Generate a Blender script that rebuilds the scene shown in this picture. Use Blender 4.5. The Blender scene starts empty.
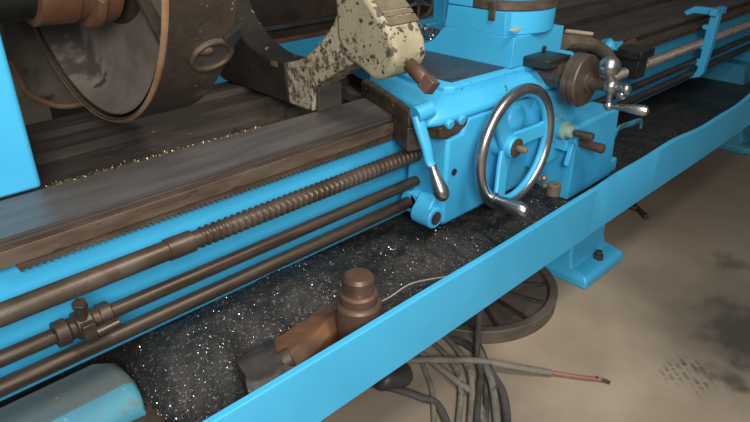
import bpy, bmesh, math, random
from mathutils import Vector, Matrix, noise
random.seed(7)
S = bpy.context.scene
C = S.collection
PI = math.pi

# ------------------------------------------------------------------ camera
F, VX, VY, H = 620.0, 1084.0, -106.0, 1.6
_dx, _dy = VX - 375, 211 - VY
PITCH = math.atan2(_dy, F)
YAW = math.atan2(_dx, F / math.cos(PITCH))
FW = Vector((math.cos(PITCH)*math.cos(YAW), math.cos(PITCH)*math.sin(YAW), -math.sin(PITCH)))
RT = Vector((math.sin(YAW), -math.cos(YAW), 0))
UP = RT.cross(FW)
EYE = Vector((0, 0, H))
cam_d = bpy.data.cameras.new('camera'); cam = bpy.data.objects.new('camera', cam_d); C.objects.link(cam)
cam_d.sensor_fit = 'HORIZONTAL'; cam_d.sensor_width = 36; cam_d.lens = 36*F/750
cam_d.clip_start = .02; cam_d.clip_end = 60
M = Matrix((RT, UP, -FW)).transposed().to_4x4(); M.translation = EYE
cam.matrix_world = M
S.camera = cam

def at(x, y, ax, v):
    """survey helper: the world point on the plane ax = v seen at pixel x, y"""
    d = (x-375)*RT + (211-y)*UP + F*FW
    i = 'XYZ'.index(ax)
    return EYE + d*((v-EYE[i])/d[i])

# ------------------------------------------------------------------ materials
TONE = {'dirty bed steel': .62, 'brown grimy steel': .62, 'rack brown': .75, 'oxidised shaft steel': .52, 'lead screw steel': .8, 'chuck iron': .5, 'brown greasy casting': .34, 'oily swarf': .42, 'oily way steel': .82, 'dark greasy iron': .7, 'tan dirty casting': .7, 'bright worn steel': .75, 'brown rusty steel': .9, 'dusty cast iron': .85, 'brown stained paint': .8, 'oily tray floor': .8, 'dark rubber': .8, 'dusty blue paint': .8, 'grey brown rubber': .78}
def mat(name, c1, c2=None, scale=6., rough=.5, rough2=None, metal=0., bump=.15, bscale=40., spots=(), stretch=None, detail=6.):
    m = bpy.data.materials.new(name); m.use_nodes = True
    kf = TONE.get(name, 1.)
    c1 = tuple(v*kf for v in c1); c2 = tuple(v*kf for v in c2 or c1)
    nt = m.node_tree; N = nt.nodes; L = nt.links
    b = N['Principled BSDF']
    tc = N.new('ShaderNodeTexCoord'); vec = tc.outputs['Object']
    if stretch:
        mp = N.new('ShaderNodeMapping'); mp.inputs['Scale'].default_value = stretch
        L.new(vec, mp.inputs[0]); vec = mp.outputs[0]
    def nz(sc, det=detail, ro=.6):
        n = N.new('ShaderNodeTexNoise'); n.inputs['Scale'].default_value = sc
        n.inputs['Detail'].default_value = det; n.inputs['Roughness'].default_value = ro
        L.new(vec, n.inputs['Vector']); return n.outputs['Fac']
    def ramp(src, a, z):
        r = N.new('ShaderNodeMapRange'); r.inputs['From Min'].default_value = a; r.inputs['From Max'].default_value = z
        r.interpolation_type = 'SMOOTHSTEP'; L.new(src, r.inputs['Value']); return r.outputs['Result']
    def mix(f, a, c):
        x = N.new('ShaderNodeMix'); x.data_type = 'RGBA'
        L.new(f, x.inputs[0])
        if isinstance(a, tuple): x.inputs[6].default_value = (*a, 1)
        else: L.new(a, x.inputs[6])
        x.inputs[7].default_value = (*c, 1); return x.outputs[2]
    base = nz(scale)
    col = mix(ramp(base, .35, .65), c1, c2 or c1)
    ro = N.new('ShaderNodeMapRange'); ro.inputs['From Min'].default_value = .3; ro.inputs['From Max'].default_value = .7
    ro.inputs['To Min'].default_value = rough; ro.inputs['To Max'].default_value = rough2 if rough2 is not None else rough
    L.new(base, ro.inputs['Value'])
    for (sc, th, soft, cc) in spots:
        col = mix(ramp(nz(sc), th, th+soft), col, cc)
    L.new(col, b.inputs['Base Color']); L.new(ro.outputs[0], b.inputs['Roughness'])
    b.inputs['Metallic'].default_value = metal
    if bump:
        bp = N.new('ShaderNodeBump'); bp.inputs['Strength'].default_value = bump; bp.inputs['Distance'].default_value = .004
        L.new(nz(bscale, 4), bp.inputs['Height']); L.new(bp.outputs[0], b.inputs['Normal'])
    m['_'] = 1
    return m

BL = (.050, .41, .69); BL2 = (.058, .45, .75)
blue = mat('blue paint', BL, BL2, 3, .38, .5, 0, .12, 25, [(26, .71, .04, (.02, .10, .15)), (7, .70, .08, (.03, .22, .33))])
blue_clean = mat('blue paint clean', BL, BL2, 3, .36, .45, 0, .1, 14)
blue_worn = mat('blue paint grimy', BL, BL2, 4, .4, .55, 0, .15, 25, [(12, .60, .06, (.05, .16, .2)), (40, .66, .05, (.06, .07, .07))])
blue_dull_dim = mat('dull and dimmed blue paint', (.03, .20, .30), (.04, .26, .38), 4, .5, .6, 0, .12, 25, [(9, .55, .1, (.05, .12, .15))])
dusty = mat('dusty blue paint', (.13, .155, .14), (.09, .16, .18), 5, .7, .8, 0, .2, 60, [(18, .63, .08, (.07, .22, .30)), (60, .70, .03, (.3, .32, .29))])
way_m = mat('oily way steel', (.155, .138, .125), (.20, .185, .175), 3, .38, .5, .35, .05, 80, [(20, .66, .06, (.09, .075, .06))], (1, 8, 8))
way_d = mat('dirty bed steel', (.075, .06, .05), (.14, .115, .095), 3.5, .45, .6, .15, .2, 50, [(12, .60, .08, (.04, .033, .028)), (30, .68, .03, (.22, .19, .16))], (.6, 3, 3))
brown_d = mat('brown grimy steel', (.085, .055, .036), (.15, .105, .07), 6, .45, .6, .25, .2, 60, [(15, .6, .06, (.035, .025, .018))], (1, 4, 4))
rack_m = mat('rack brown', (.10, .065, .042), (.16, .12, .08), 6, .5, .6, .2, .15, 60, [(15, .62, .06, (.05, .033, .02))], (1, 4, 4))
rod_m = mat('oxidised shaft steel', (.11, .075, .05), (.18, .135, .10), 9, .36, .48, .55, .08, 120, [(26, .62, .05, (.09, .055, .035))], (.5, 5, 5))
screw_m = mat('lead screw steel', (.10, .07, .047), (.165, .13, .10), 5, .38, .48, .5, .08, 120, [(14, .6, .06, (.10, .065, .045))])
polish = mat('polished steel', (.40, .39, .385), (.50, .485, .475), 12, .27, .36, 1., .03, 120, [(24, .66, .06, (.24, .22, .20))])
chuck_m = mat('chuck iron', (.07, .048, .034), (.125, .088, .06), 6, .5, .65, .2, .5, 55, [(9, .60, .08, (.12, .085, .042)), (60, .655, .03, (.22, .17, .12)), (14, .62, .05, (.035, .026, .02))])
chuck_in = mat('chuck inner iron', (.13, .105, .085), (.27, .225, .185), 3, .45, .6, .1, .15, 40, [(4, .52, .12, (.07, .055, .042)), (14, .62, .06, (.05, .038, .03))])
rim_rust = mat('rusty rim edge', (.27, .145, .075), (.34, .20, .12), 14, .5, .6, .3, .2, 70)
hub_m = mat('brown spindle hub', (.16, .075, .042), (.24, .12, .07), 7, .32, .45, .4, .1, 60, [(22, .66, .05, (.5, .42, .32))])
black_m = mat('black oily iron', (.012, .013, .012), (.026, .028, .025), 6, .3, .45, .1, .15, 40)
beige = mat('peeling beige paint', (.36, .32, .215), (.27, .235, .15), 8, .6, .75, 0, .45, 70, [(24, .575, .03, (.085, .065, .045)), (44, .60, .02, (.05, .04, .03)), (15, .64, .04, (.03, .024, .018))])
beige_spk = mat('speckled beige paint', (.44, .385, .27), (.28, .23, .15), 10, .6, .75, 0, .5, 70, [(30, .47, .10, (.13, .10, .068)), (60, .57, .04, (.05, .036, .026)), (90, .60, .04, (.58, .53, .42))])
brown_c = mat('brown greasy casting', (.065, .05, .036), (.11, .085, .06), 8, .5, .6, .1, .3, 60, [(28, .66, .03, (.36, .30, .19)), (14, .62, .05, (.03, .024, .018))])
brown_flank = mat('brown stained paint', (.15, .115, .07), (.22, .18, .115), 8, .55, .65, 0, .3, 60, [(24, .6, .06, (.06, .045, .03))])
tan_c = mat('tan dirty casting', (.16, .13, .085), (.24, .20, .14), 9, .6, .7, 0, .3, 60, [(20, .6, .06, (.07, .055, .04))])
shaft_rust = mat('brown rusty steel', (.105, .058, .038), (.165, .095, .065), 10, .42, .55, .35, .15, 90, [(40, .68, .03, (.3, .2, .15))])
rust_o = mat('orange rust', (.075, .045, .032), (.20, .085, .032), 5, .5, .7, .1, .3, 60, [(12, .60, .06, (.045, .035, .028))])
grease = mat('dark greasy iron', (.045, .04, .036), (.085, .075, .068), 8, .4, .6, .1, .4, 40, [(20, .64, .05, (.14, .12, .10))])
dark_m = mat('dark brown casting', (.035, .022, .016), (.06, .04, .028), 5, .5, .6, .1, .2, 30, [(20, .68, .04, (.16, .12, .06))])
brownish = mat('bright worn steel', (.13, .095, .07), (.19, .145, .11), 12, .32, .42, .55, .1, 100, [(18, .64, .05, (.08, .06, .045))])
bright_m = mat('bright thread steel', (.20, .17, .145), (.28, .25, .225), 30, .4, .5, .6, .05, 100)
cable_m = mat('grey brown rubber', (.17, .15, .125), (.27, .24, .20), 14, .7, .8, 0, .3, 90, [(20, .58, .06, (.09, .08, .068))])
cable_d = mat('dark rubber', (.05, .045, .04), (.10, .09, .08), 14, .6, .7, 0, .3, 90)
red_m = mat('faded red insulation', (.24, .09, .07), (.32, .15, .12), 20, .5, .6, 0, .2, 90)
plate_m = mat('dark oiled plate', (.045, .048, .052), (.075, .078, .082), 6, .35, .5, .3, .1, 60, [(14, .62, .06, (.025, .024, .022))])
guard_m = mat('grimy beige sheet', (.17, .14, .10), (.10, .08, .06), 3, .6, .7, 0, .2, 40, [(5, .56, .08, (.025, .02, .017))])
faded = mat('faded blue paint', (.055, .22, .29), (.065, .27, .36), 4, .55, .65, 0, .2, 50, [(14, .58, .08, (.12, .17, .17)), (50, .66, .04, (.25, .3, .3))])
tan_w = mat('pale wire', (.36, .34, .30), (.42, .40, .36), 20, .45, .5, .4, 0)
wood_m = mat('pale stick', (.42, .34, .23), (.50, .42, .30), 10, .6, .7, 0, .1, 60)
brass_m = mat('dull brass', (.30, .22, .13), (.38, .30, .19), 12, .35, .45, .6, .1, 80)
cream_ring = mat('worn green cream paint', (.24, .42, .36), (.34, .44, .30), 12, .5, .6, 0, .1, 60, [(20, .6, .06, (.12, .3, .4))])
chip_m = mat('bright chips', (.45, .44, .43), (.6, .58, .56), 40, .25, .35, 1., 0)
swarf_m = mat('oily swarf', (.040, .037, .033), (.075, .068, .060), 14, .55, .7, .1, 1., 130, [(90, .58, .05, (.11, .105, .10)), (5, .60, .07, (.012, .011, .011))])  # the broad near-black spots paint in the dark of the hollows
tray_in = mat('oily tray floor', (.022, .034, .034), (.04, .055, .053), 5, .4, .6, 0, .15, 30, [(10, .6, .08, (.03, .022, .016))])
cast_wheel = mat('dusty cast iron', (.115, .09, .07), (.17, .14, .11), 10, .55, .7, .15, .3, 60, [(14, .63, .06, (.20, .11, .06))])

def floor_mat():
    m = bpy.data.materials.new('stained concrete'); m.use_nodes = True
    nt = m.node_tree; N = nt.nodes; L = nt.links; b = N['Principled BSDF']
    g = N.new('ShaderNodeNewGeometry'); P = g.outputs['Position']
    def nz(sc, det=6):
        n = N.new('ShaderNodeTexNoise'); n.inputs['Scale'].default_value = sc; n.inputs['Detail'].default_value = det
        L.new(P, n.inputs['Vector']); return n.outputs['Fac']
    def rmp(s, a, z):
        r = N.new('ShaderNodeMapRange'); r.interpolation_type = 'SMOOTHSTEP'
        r.inputs['From Min'].default_value = a; r.inputs['From Max'].default_value = z; L.new(s, r.inputs['Value']); return r.outputs[0]
    def mth(op, a, c):
        x = N.new('ShaderNodeMath'); x.operation = op
        for i, v in enumerate((a, c)):
            if isinstance(v, (int, float)): x.inputs[i].default_value = v
            else: L.new(v, x.inputs[i])
        return x.outputs[0]
    def mix(f, a, c):
        x = N.new('ShaderNodeMix'); x.data_type = 'RGBA'; L.new(f, x.inputs[0])
        if isinstance(a, tuple): x.inputs[6].default_value = (*a, 1)
        else: L.new(a, x.inputs[6])
        x.inputs[7].default_value = (*c, 1); return x.outputs[2]
    def blob(cx, cy, r0, r1, amp=.25, nsc=5):
        d = N.new('ShaderNodeVectorMath'); d.operation = 'DISTANCE'; L.new(P, d.inputs[0]); d.inputs[1].default_value = (cx, cy, 0)
        w = mth('ADD', d.outputs['Value'], mth('MULTIPLY', mth('SUBTRACT', nz(nsc), .5), amp))
        return mth('SUBTRACT', 1., rmp(w, r0, r1))
    col = mix(rmp(nz(2.2), .35, .7), (.405, .325, .235), (.31, .245, .175))
    col = mix(mth('MULTIPLY', rmp(nz(9), .55, .75), .6), col, (.33, .245, .165))
    # oil stains, each with a shape of its own
    col = mix(mth('MULTIPLY', blob(2.62, .22, .28, .85, .5, 3), .85), col, (.115, .092, .066))
    col = mix(mth('MULTIPLY', blob(2.52, .35, .12, .30, .4, 8), .9), col, (.045, .04, .032))
    col = mix(mth('MULTIPLY', blob(2.18, .34, .0, .10, .3, 10), .8), col, (.05, .045, .036))
    col = mix(mth('MULTIPLY', blob(3.9, .55, .5, 1.6, .8, 2), .75), col, (.16, .122, .088))
    col = mix(mth('MULTIPLY', blob(3.05, .62, .0, .12, .2, 12), .7), col, (.07, .055, .04))
    col = mix(mth('MULTIPLY', blob(1.2, .95, .2, .55, .4, 4), .65), col, (.17, .14, .11))
    col = mix(mth('MULTIPLY', blob(1.75, .35, .05, .3, .3, 4), .5), col, (.25, .19, .13))
    # the tread print of little blocks
    br = N.new('ShaderNodeTexBrick'); br.inputs['Scale'].default_value = 1.
    br.inputs['Brick Width'].default_value = .05; br.inputs['Row Height'].default_value = .027; br.inputs['Mortar Size'].default_value = .006
    br.inputs['Color1'].default_value = (1, 1, 1, 1); br.inputs['Color2'].default_value = (.6, .6, .6, 1); br.inputs['Mortar'].default_value = (0, 0, 0, 1)
    mp = N.new('ShaderNodeMapping'); mp.inputs['Rotation'].default_value = (0, 0, -.85)
    wv = N.new('ShaderNodeVectorMath'); wv.operation = 'MULTIPLY_ADD'; nn = N.new('ShaderNodeTexNoise'); nn.inputs['Scale'].default_value = 14
    L.new(P, nn.inputs['Vector']); L.new(nn.outputs['Color'], wv.inputs[0]); wv.inputs[1].default_value = (.02, .02, 0); L.new(P, wv.inputs[2])
    L.new(wv.outputs[0], mp.inputs[0]); L.new(mp.outputs[0], br.inputs['Vector'])
    f = mth('MULTIPLY', mth('MULTIPLY', br.outputs['Color'], blob(2.09, .45, .06, .13, .14, 10)), mth('MULTIPLY', rmp(nz(22), .3, .6), .8))
    col = mix(f, col, (.075, .065, .05))
    L.new(col, b.inputs['Base Color']); b.inputs['Roughness'].default_value = .7
    bp = N.new('ShaderNodeBump'); bp.inputs['Strength'].default_value = .15; bp.inputs['Distance'].default_value = .004
    L.new(nz(60, 4), bp.inputs['Height']); L.new(bp.outputs[0], b.inputs['Normal'])
    return m
concrete = floor_mat()
wall_m = mat('workshop wall', (.16, .14, .115), (.20, .175, .145), 2, .8, .9, 0, .1, 20)

# ------------------------------------------------------------------ mesh helpers
def nb(): return bmesh.new()
def V(*a): return Vector(a)
def box(bm, x0, x1, y0, y1, z0, z1):
    v = [bm.verts.new((x, y, z)) for x in (x0, x1) for y in (y0, y1) for z in (z0, z1)]
    for f in ((0,1,3,2),(4,6,7,5),(0,4,5,1),(2,3,7,6),(0,2,6,4),(1,5,7,3)): bm.faces.new([v[i] for i in f])
    return bm
def loft(bm, rings, cap=True, closed=True):
    R = [[bm.verts.new(p) for p in r] for r in rings]
    n = len(R[0])
    for a, c in zip(R, R[1:]):
        for i in range(n if closed else n-1):
            j = (i+1) % n
            bm.faces.new((a[i], a[j], c[j], c[i]))
    if cap:
        bm.faces.new(R[0][::-1]); bm.faces.new(R[-1])
    return bm
def prism(bm, pts, vec):
    vec = Vector(vec); pts = [Vector(p) for p in pts]
    return loft(bm, [pts, [p+vec for p in pts]])
def frame(ax):
    ax = Vector(ax).normalized(); h = Vector((0, 0, 1)) if abs(ax.z) < .9 else Vector((1, 0, 0))
    u = ax.cross(h).normalized(); return ax, u, ax.cross(u)
def rev(bm, o, ax, prof, seg=40, ph=0., cap=True):
    """revolve prof = [(distance along axis, radius)] about the axis through o"""
    o = Vector(o); ax, u, w = frame(ax)
    rings = []
    for d, r in prof:
        rings.append([o+ax*d+(u*math.cos(ph+2*PI*i/seg)+w*math.sin(ph+2*PI*i/seg))*max(r, 1e-4) for i in range(seg)])
    return loft(bm, rings, cap)
def cyl(bm, a, b, r, r2=None, seg=28, ph=0.):
    a, b = Vector(a), Vector(b)
    return rev(bm, a, b-a, [(0, r), ((b-a).length, r if r2 is None else r2)], seg, ph)
def ball(bm, c, r, sc=(1, 1, 1)):
    bmesh.ops.create_uvsphere(bm, u_segments=28, v_segments=18, radius=r, matrix=Matrix.Translation(c) @ Matrix.Diagonal((*sc, 1)))
    return bm
def catmull(P, n=8):
    P = [Vector(p) for p in P]; Q = [2*P[0]-P[1]]+P+[2*P[-1]-P[-2]]; out = []
    for i in range(1, len(Q)-2):
        a, b, c, d = Q[i-1:i+3]
        for k in range(n):
            t = k/n
            out.append(.5*((2*b)+(c-a)*t+(2*a-5*b+4*c-d)*t*t+(3*b-a-3*c+d)*t**3))
    return out+[P[-1]]
def tube(bm, pts, r, seg=12, n=8, sx=1., sy=1.):
    pts = catmull(pts, n) if n else [Vector(p) for p in pts]
    m = len(pts); rings = []; u = None
    for i, p in enumerate(pts):
        t = (pts[min(i+1, m-1)]-pts[max(i-1, 0)]).normalized()
        if u is None: _, u, w = frame(t)
        else:
            u = (u-t*u.dot(t)).normalized(); w = t.cross(u)
        k = i/(m-1)
        rr = r(k) if callable(r) else r
        rings.append([p+(u*math.cos(2*PI*j/seg)*sx+w*math.sin(2*PI*j/seg)*sy)*rr for j in range(seg)])
    return loft(bm, rings)
def torus(bm, c, ax, R, r, seg=72, s2=18):
    c = Vector(c); ax, u, w = frame(ax); rings = []
    for i in range(seg):
        a = 2*PI*i/seg; d = u*math.cos(a)+w*math.sin(a)
        rings.append([c+d*(R+r*math.cos(2*PI*j/s2))+ax*r*math.sin(2*PI*j/s2) for j in range(s2)])
    return loft(bm, rings+[rings[0]], cap=False)
def hexa(bm, a, b, r): return cyl(bm, a, b, r, seg=6)

def wloc(o):
    v = Vector((0, 0, 0))
    while o: v += Vector(o.location); o = o.parent
    return v
def obj(name, bm, m, parent=None, bev=0., seg=2, ang=35, smooth=True):
    bmesh.ops.remove_doubles(bm, verts=bm.verts, dist=1e-6)
    bmesh.ops.recalc_face_normals(bm, faces=bm.faces)
    me = bpy.data.meshes.new(name); bm.to_mesh(me); bm.free()
    o = bpy.data.objects.new(name, me); C.objects.link(o)
    if parent is not None:
        me.transform(Matrix.Translation(-wloc(parent))); o.parent = parent
    else:
        xs = [v.co for v in me.vertices]
        b0 = Vector((min(v[i] for v in xs) for i in range(3))); b1 = Vector((max(v[i] for v in xs) for i in range(3)))
        ctr = Vector(((b0.x+b1.x)/2, (b0.y+b1.y)/2, b0.z))
        me.transform(Matrix.Translation(-ctr)); o.location = ctr
    me.materials.append(m)
    if smooth:
        for p in me.polygons: p.use_smooth = True
        me.set_sharp_from_angle(angle=math.radians(ang))
    if bev:
        bv = o.modifiers.new('bevel', 'BEVEL'); bv.width = bev; bv.segments = seg; bv.limit_method = 'ANGLE'
        bv.angle_limit = math.radians(30); bv.harden_normals = False
    return o
def rough(bm, amp, sc, cuts=6):
    bmesh.ops.subdivide_edges(bm, edges=bm.edges[:], cuts=cuts, use_grid_fill=True)
    for v in bm.verts: v.co += noise.noise_vector(v.co*sc)*amp+noise.noise_vector(v.co*sc*3)*amp*.4
def tag(o, label, cat, group=None, kind=None):
    o['label'] = label; o['category'] = cat
    if group: o['group'] = group
    if kind: o['kind'] = kind
    return o
def thing(name, label, cat, loc, group=None):
    o = bpy.data.objects.new(name, None); C.objects.link(o); o.location = loc; o.empty_display_size = .05
    return tag(o, label, cat, group)
def copy_tree(o, parent=None):
    c = o.copy(); C.objects.link(c)
    if parent is not None: c.parent = parent
    for ch in [x for x in C.objects if x.parent == o]: copy_tree(ch, c)
    return c

# ------------------------------------------------------------------ the room
b = nb(); box(b, -4, 12, -4, 9, -.1, 0); o = obj('floor', b, concrete, smooth=False); o['kind'] = 'structure'
b = nb(); box(b, -4, 12, 9, 9.15, 0, 4); o = obj('wall_back', b, wall_m, smooth=False); o['kind'] = 'structure'
b = nb(); box(b, 12, 12.15, -4, 9, 0, 4); o = obj('wall_right', b, wall_m, smooth=False); o['kind'] = 'structure'

# ------------------------------------------------------------------ the lathe: bed, ways, rods, headstock, pedestals
XE = 5.6
lathe = thing('metal_lathe', 'large turquoise blue metalworking lathe with long dark bed, screw and two rods', 'lathe', (2.6, 1.75, 0))
# casting
b = nb()
prof = [(1.40, .535), (1.40, .875), (1.44, .90), (1.57, .90), (1.571, .80), (1.859, .80), (1.86, .90), (2.12, .90), (2.12, .50), (1.46, .50)]
prism(b, [(-.5, y, z) for y, z in prof], (XE+.5, 0, 0)); obj('bed', b, blue_clean, lathe, .006)
b = nb()
prof = [(1.39, .885), (1.39, .936), (1.374, .939), (1.369, .950), (1.568, .950), (1.575, .942), (1.575, .801), (1.572, .801), (1.572, .90), (1.42, .90), (1.42, .885)]
prism(b, [(-.4, y, z) for y, z in prof], (2.4, 0, 0)); obj('front_way', b, way_m, lathe)
b = nb(); prism(b, [(2.0, y, z) for y, z in prof], (XE-2.0, 0, 0)); obj('front_way', b, way_d, lathe)  # right length of the way, same profile in the darker bed steel
b = nb()   # the brown face of the way's lip
box(b, -.4, XE, 1.3605, 1.388, .884, .923); obj('way_lip', b, rack_m, lathe, .0015)
gp = [(1.5755, .86), (1.5755, .938), (1.612, .935), (1.64, .893), (1.80, .893), (1.83, .905), (1.857, .905), (1.857, .86)]
b = nb(); prism(b, [(-.4, y, z) for y, z in gp], (1.60, 0, 0)); obj('gap_plate', b, way_d, lathe)
b = nb(); prism(b, [(1.62, y, z) for y, z in gp], (XE-1.62, 0, 0)); obj('gap_plate', b, way_d, lathe)
b = nb(); box(b, 1.19, 1.63, 1.5755, 1.857, .801, .812); obj('gap_floor', b, dark_m, lathe)
b = nb(); box(b, 1.34, 1.38, 1.5755, 1.857, .812, .885); obj('bed_rib', b, way_d, lathe)
b = nb()   # fine chips caught along the inner edge of the front way
for i in range(1100):
    x_ = random.uniform(.40, 1.05); c = V(x_, 1.578+min(.03, abs(random.gauss(0, .009))), .9405+random.random()*.008)
    ax_, u, w = frame((random.gauss(0, 1), random.gauss(0, 1), 1)); sz = random.uniform(.0008, .0026)
    b.faces.new([b.verts.new(c+u*sz*.6+w*sz), b.verts.new(c-u*sz*.6+w*sz), b.verts.new(c-u*sz*.6-w*sz), b.verts.new(c+u*sz*.6-w*sz)])
tag(obj('chips', b, brass_m, None, smooth=False), 'brassy chips caught along the inner edge of the flat front way', 'chips', kind='stuff')
b = nb()
prof = [(1.858, .801), (1.858, .936), (1.97, .936), (1.99, .952), (2.05, .952), (2.07, .944), (2.125, .944), (2.125, .902), (1.862, .902), (1.862, .801)]
prism(b, [(-.4, y, z) for y, z in prof], (XE+.4, 0, 0)); obj('rear_way', b, way_d, lathe)
# rack
b = nb(); p = .0155; x = .25; top = []
n = int((XE-.1-x)/p); low = []
for i in range(n):
    a = x+i*p
    low += [(a, .866), (a+p*.24, .8565), (a+p*.5, .8565), (a+p*.74, .866)]
up = [(x+n*p, .8845), (x, .8845)]
# strip of quads so the toothed face stays clean
for i in range(len(low)-1):
    (xa, za), (xb, zb) = low[i], low[i+1]
    q = [b.verts.new(t) for t in ((xa, 1.372, za), (xb, 1.372, zb), (xb, 1.372, .8845), (xa, 1.372, .8845))]; b.faces.new(q)
    q = [b.verts.new(t) for t in ((xa, 1.372, za), (xa, 1.399, za), (xb, 1.399, zb), (xb, 1.372, zb))]; b.faces.new(q)
q = [b.verts.new(t) for t in ((x, 1.372, .866), (x, 1.399, .866), (x, 1.399, .8845), (x, 1.372, .8845))]; b.faces.new(q)
obj('gear_rack', b, rack_m, lathe, smooth=False)
# lead screw: plain shaft, collar and a real trapezoidal thread
YR = 1.30
def thread(bm, x0, x1, r0, r1, pitch, seg=20, st=8):
    n = int((x1-x0)/pitch*st); rings = []
    for i in range(n+1):
        xx = x0+(x1-x0)*i/n; ring = []
        for j in range(seg):
            a = 2*PI*j/seg; t = ((xx-x0)/pitch+j/seg) % 1.
            k = 0 if t < .5 else (t-.5)/.12 if t < .62 else 1 if t < .88 else (1-t)/.12
            r = r1+(r0-r1)*k
            ring.append((xx, YR+r*math.cos(a), .817+r*math.sin(a)))
        rings.append(ring)
    return loft(bm, rings)
b = nb()
rev(b, (-.5, YR, .817), (1, 0, 0), [(0, .0255), (1.055, .0255), (1.057, .0285), (1.125, .0285), (1.128, .023), (1.15, .023)], 32)
thread(b, .645, 2.3, .0272, .0232, .0195)
ls = obj('lead_screw', b, screw_m, lathe, ang=24)
b = nb(); thread(b, 2.3, XE-.1, .0272, .0225, .0195); obj('clean_thread', b, bright_m, ls, ang=24)
b = nb(); cyl(b, (-.5, YR, .715), (XE-.1, YR, .715), .0185); obj('feed_rod', b, rod_m, lathe)
b = nb(); cyl(b, (-.5, YR, .645), (XE-.1, YR, .645), .0205); obj('control_rod', b, rod_m, lathe)
# clamp collar on the feed rod
col_ = nb()
rev(col_, (.265, YR, .715), (1, 0, 0), [(0, .024), (.002, .031), (.03, .031), (.032, .026), (.045, .026), (.047, .034), (.082, .034), (.084, .026), (.1, .026), (.102, .030), (.128, .030), (.13, .024)], 28)
box(col_, .315, .345, YR-.046, YR+.02, .69, .735)
col = obj('clamp_collar', col_, rod_m, lathe, .002)
b = nb(); cyl(b, (.327, YR-.010, .73), (.327, YR-.022, .775), .014); hexa(b, (.327, YR-.021, .77), (.327, YR-.026, .788), .017)
cyl(b, (.345, YR-.04, .705), (.395, YR-.05, .715), .012); obj('clamp_bolt', b, rod_m, col, .001)
# travelling rod hanger
b = nb()
pr = [(1.235, 1.02), (1.225, .99), (1.225, .82), (1.235, .70), (1.235, .655), (1.25, .63), (1.30, .612), (1.345, .62), (1.335, .645), (1.29, .64), (1.275, .66),
      (1.272, .69), (1.30, .70), (1.30, .73), (1.272, .735), (1.272, .79), (1.31, .797), (1.31, .83), (1.275, .84), (1.272, .90), (1.30, .905), (1.30, .925), (1.27, .93), (1.27, .985),
      (1.36, .985), (1.40, .965), (1.42, .985), (1.37, 1.02)]
prism(b, [(3.93, y, z) for y, z in pr], (.055, 0, 0))
box(b, 3.90, 4.06, 1.23, 1.27, .985, 1.022)
obj('rod_hanger', b, blue_clean, lathe, .004)
# headstock
b = nb()
prism(b, [(-.6, 1.577, .951), (.388, 1.577, .951), (.392, 1.59, .951), (.392, 1.598, .951), (.30, 1.62, .951), (-.6, 1.7, .953)], (0, 0, .85)); obj('headstock', b, blue_clean, lathe, .012, 3)
gd = [at(x, y, 'Y', 2.22) for x, y in ((10, 60), (22, 86), (30, 95), (42, 101), (60, 106), (85, 103), (120, 92))]
b = nb(); prism(b, [gd[0]+V(0, 0, .5)]+gd+[gd[-1]+V(0, 0, .5)], (0, .05, 0)); fl = obj('gear_guard', b, guard_m, lathe, .006)
b = nb(); tube(b, [p_+V(0, -.004, 0) for p_ in gd], .010, 8, 4); obj('guard_edge', b, rim_rust, fl)
# pedestals with a flared foot and an anchor bolt
ped = []
def pedestal(x0, lean=0.):
    b = nb()
    def ring(xa, xb, ya, yb, z): return [(xa, ya, z), (xb, ya, z), (xb, yb, z), (xa, yb, z)]
    loft(b, [ring(x0, x0+.37, 1.0, 2.4, 0), ring(x0, x0+.37, 1.0, 2.4, .045), ring(x0+.012, x0+.358, 1.015, 2.38, .06), ring(x0+.02, x0+.35, 1.09, 2.32, .07),
             ring(x0+.03, x0+.345, 1.105, 2.30, .12), ring(x0+.035+lean, x0+.345+lean*.5, 1.11+lean*.6, 2.30, .52)])
    return b
lx = 2.315
p1 = obj('pedestal', pedestal(lx), blue_clean, lathe, .012, 3)
b = nb(); hexa(b, (lx+.20, 1.053, .058), (lx+.20, 1.053, .085), .026); cyl(b, (lx+.20, 1.053, .085), (lx+.20, 1.053, .105), .014); obj('anchor_bolt', b, grease, p1, .002)
p2 = obj('pedestal', pedestal(lx+2.28, .30), blue_dull_dim, lathe, .012, 3)  # far pedestal: the dimness at that end is put into its darker blue
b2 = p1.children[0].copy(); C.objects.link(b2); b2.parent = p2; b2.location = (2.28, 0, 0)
# dusty rounded casting foot at the lower left
b = nb()
pr = [(-.5, .505), (.385, .505), (.405, .497), (.416, .478), (.420, .44), (.420, .40), (-.5, .40)]
def sec_(dx, y, zm, dz=0): return [(x+(dx if x > 0 else 0), y, min(z, zm)+dz) for x, z in pr]
loft(b, [sec_(-.03, 1.412, 9, .004), sec_(0, 1.39, 9), sec_(0, 1.305, 9), sec_(-.003, 1.292, .502)])
lg = obj('headstock_leg', b, dusty, lathe, ang=50)
b = nb(); loft(b, [sec_(-.0035, 1.2915, .502), sec_(-.007, 1.27, .494), sec_(-.014, 1.246, .477), sec_(-.020, 1.232, .456)]); obj('leg_nose', b, faded, lg, ang=50)
b = nb()
prism(b, [(x, 1.185, z) for x, z in [(-.5, .435), (.36, .435), (.42, .428), (.455, .41), (.46, .408), (-.5, .408)]], (0, .08, 0)); obj('leg_base', b, brown_d, lathe, .01)
b = nb(); cyl(b, at(39, 399, 'Y', 1.401), at(39, 399, 'Y', 1.401)+V(0, -.006, 0), .014, seg=20); obj('dark_hole', b, dark_m, lathe)  # flat dark disc standing in for an oval hole, its darkness only colour

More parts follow.
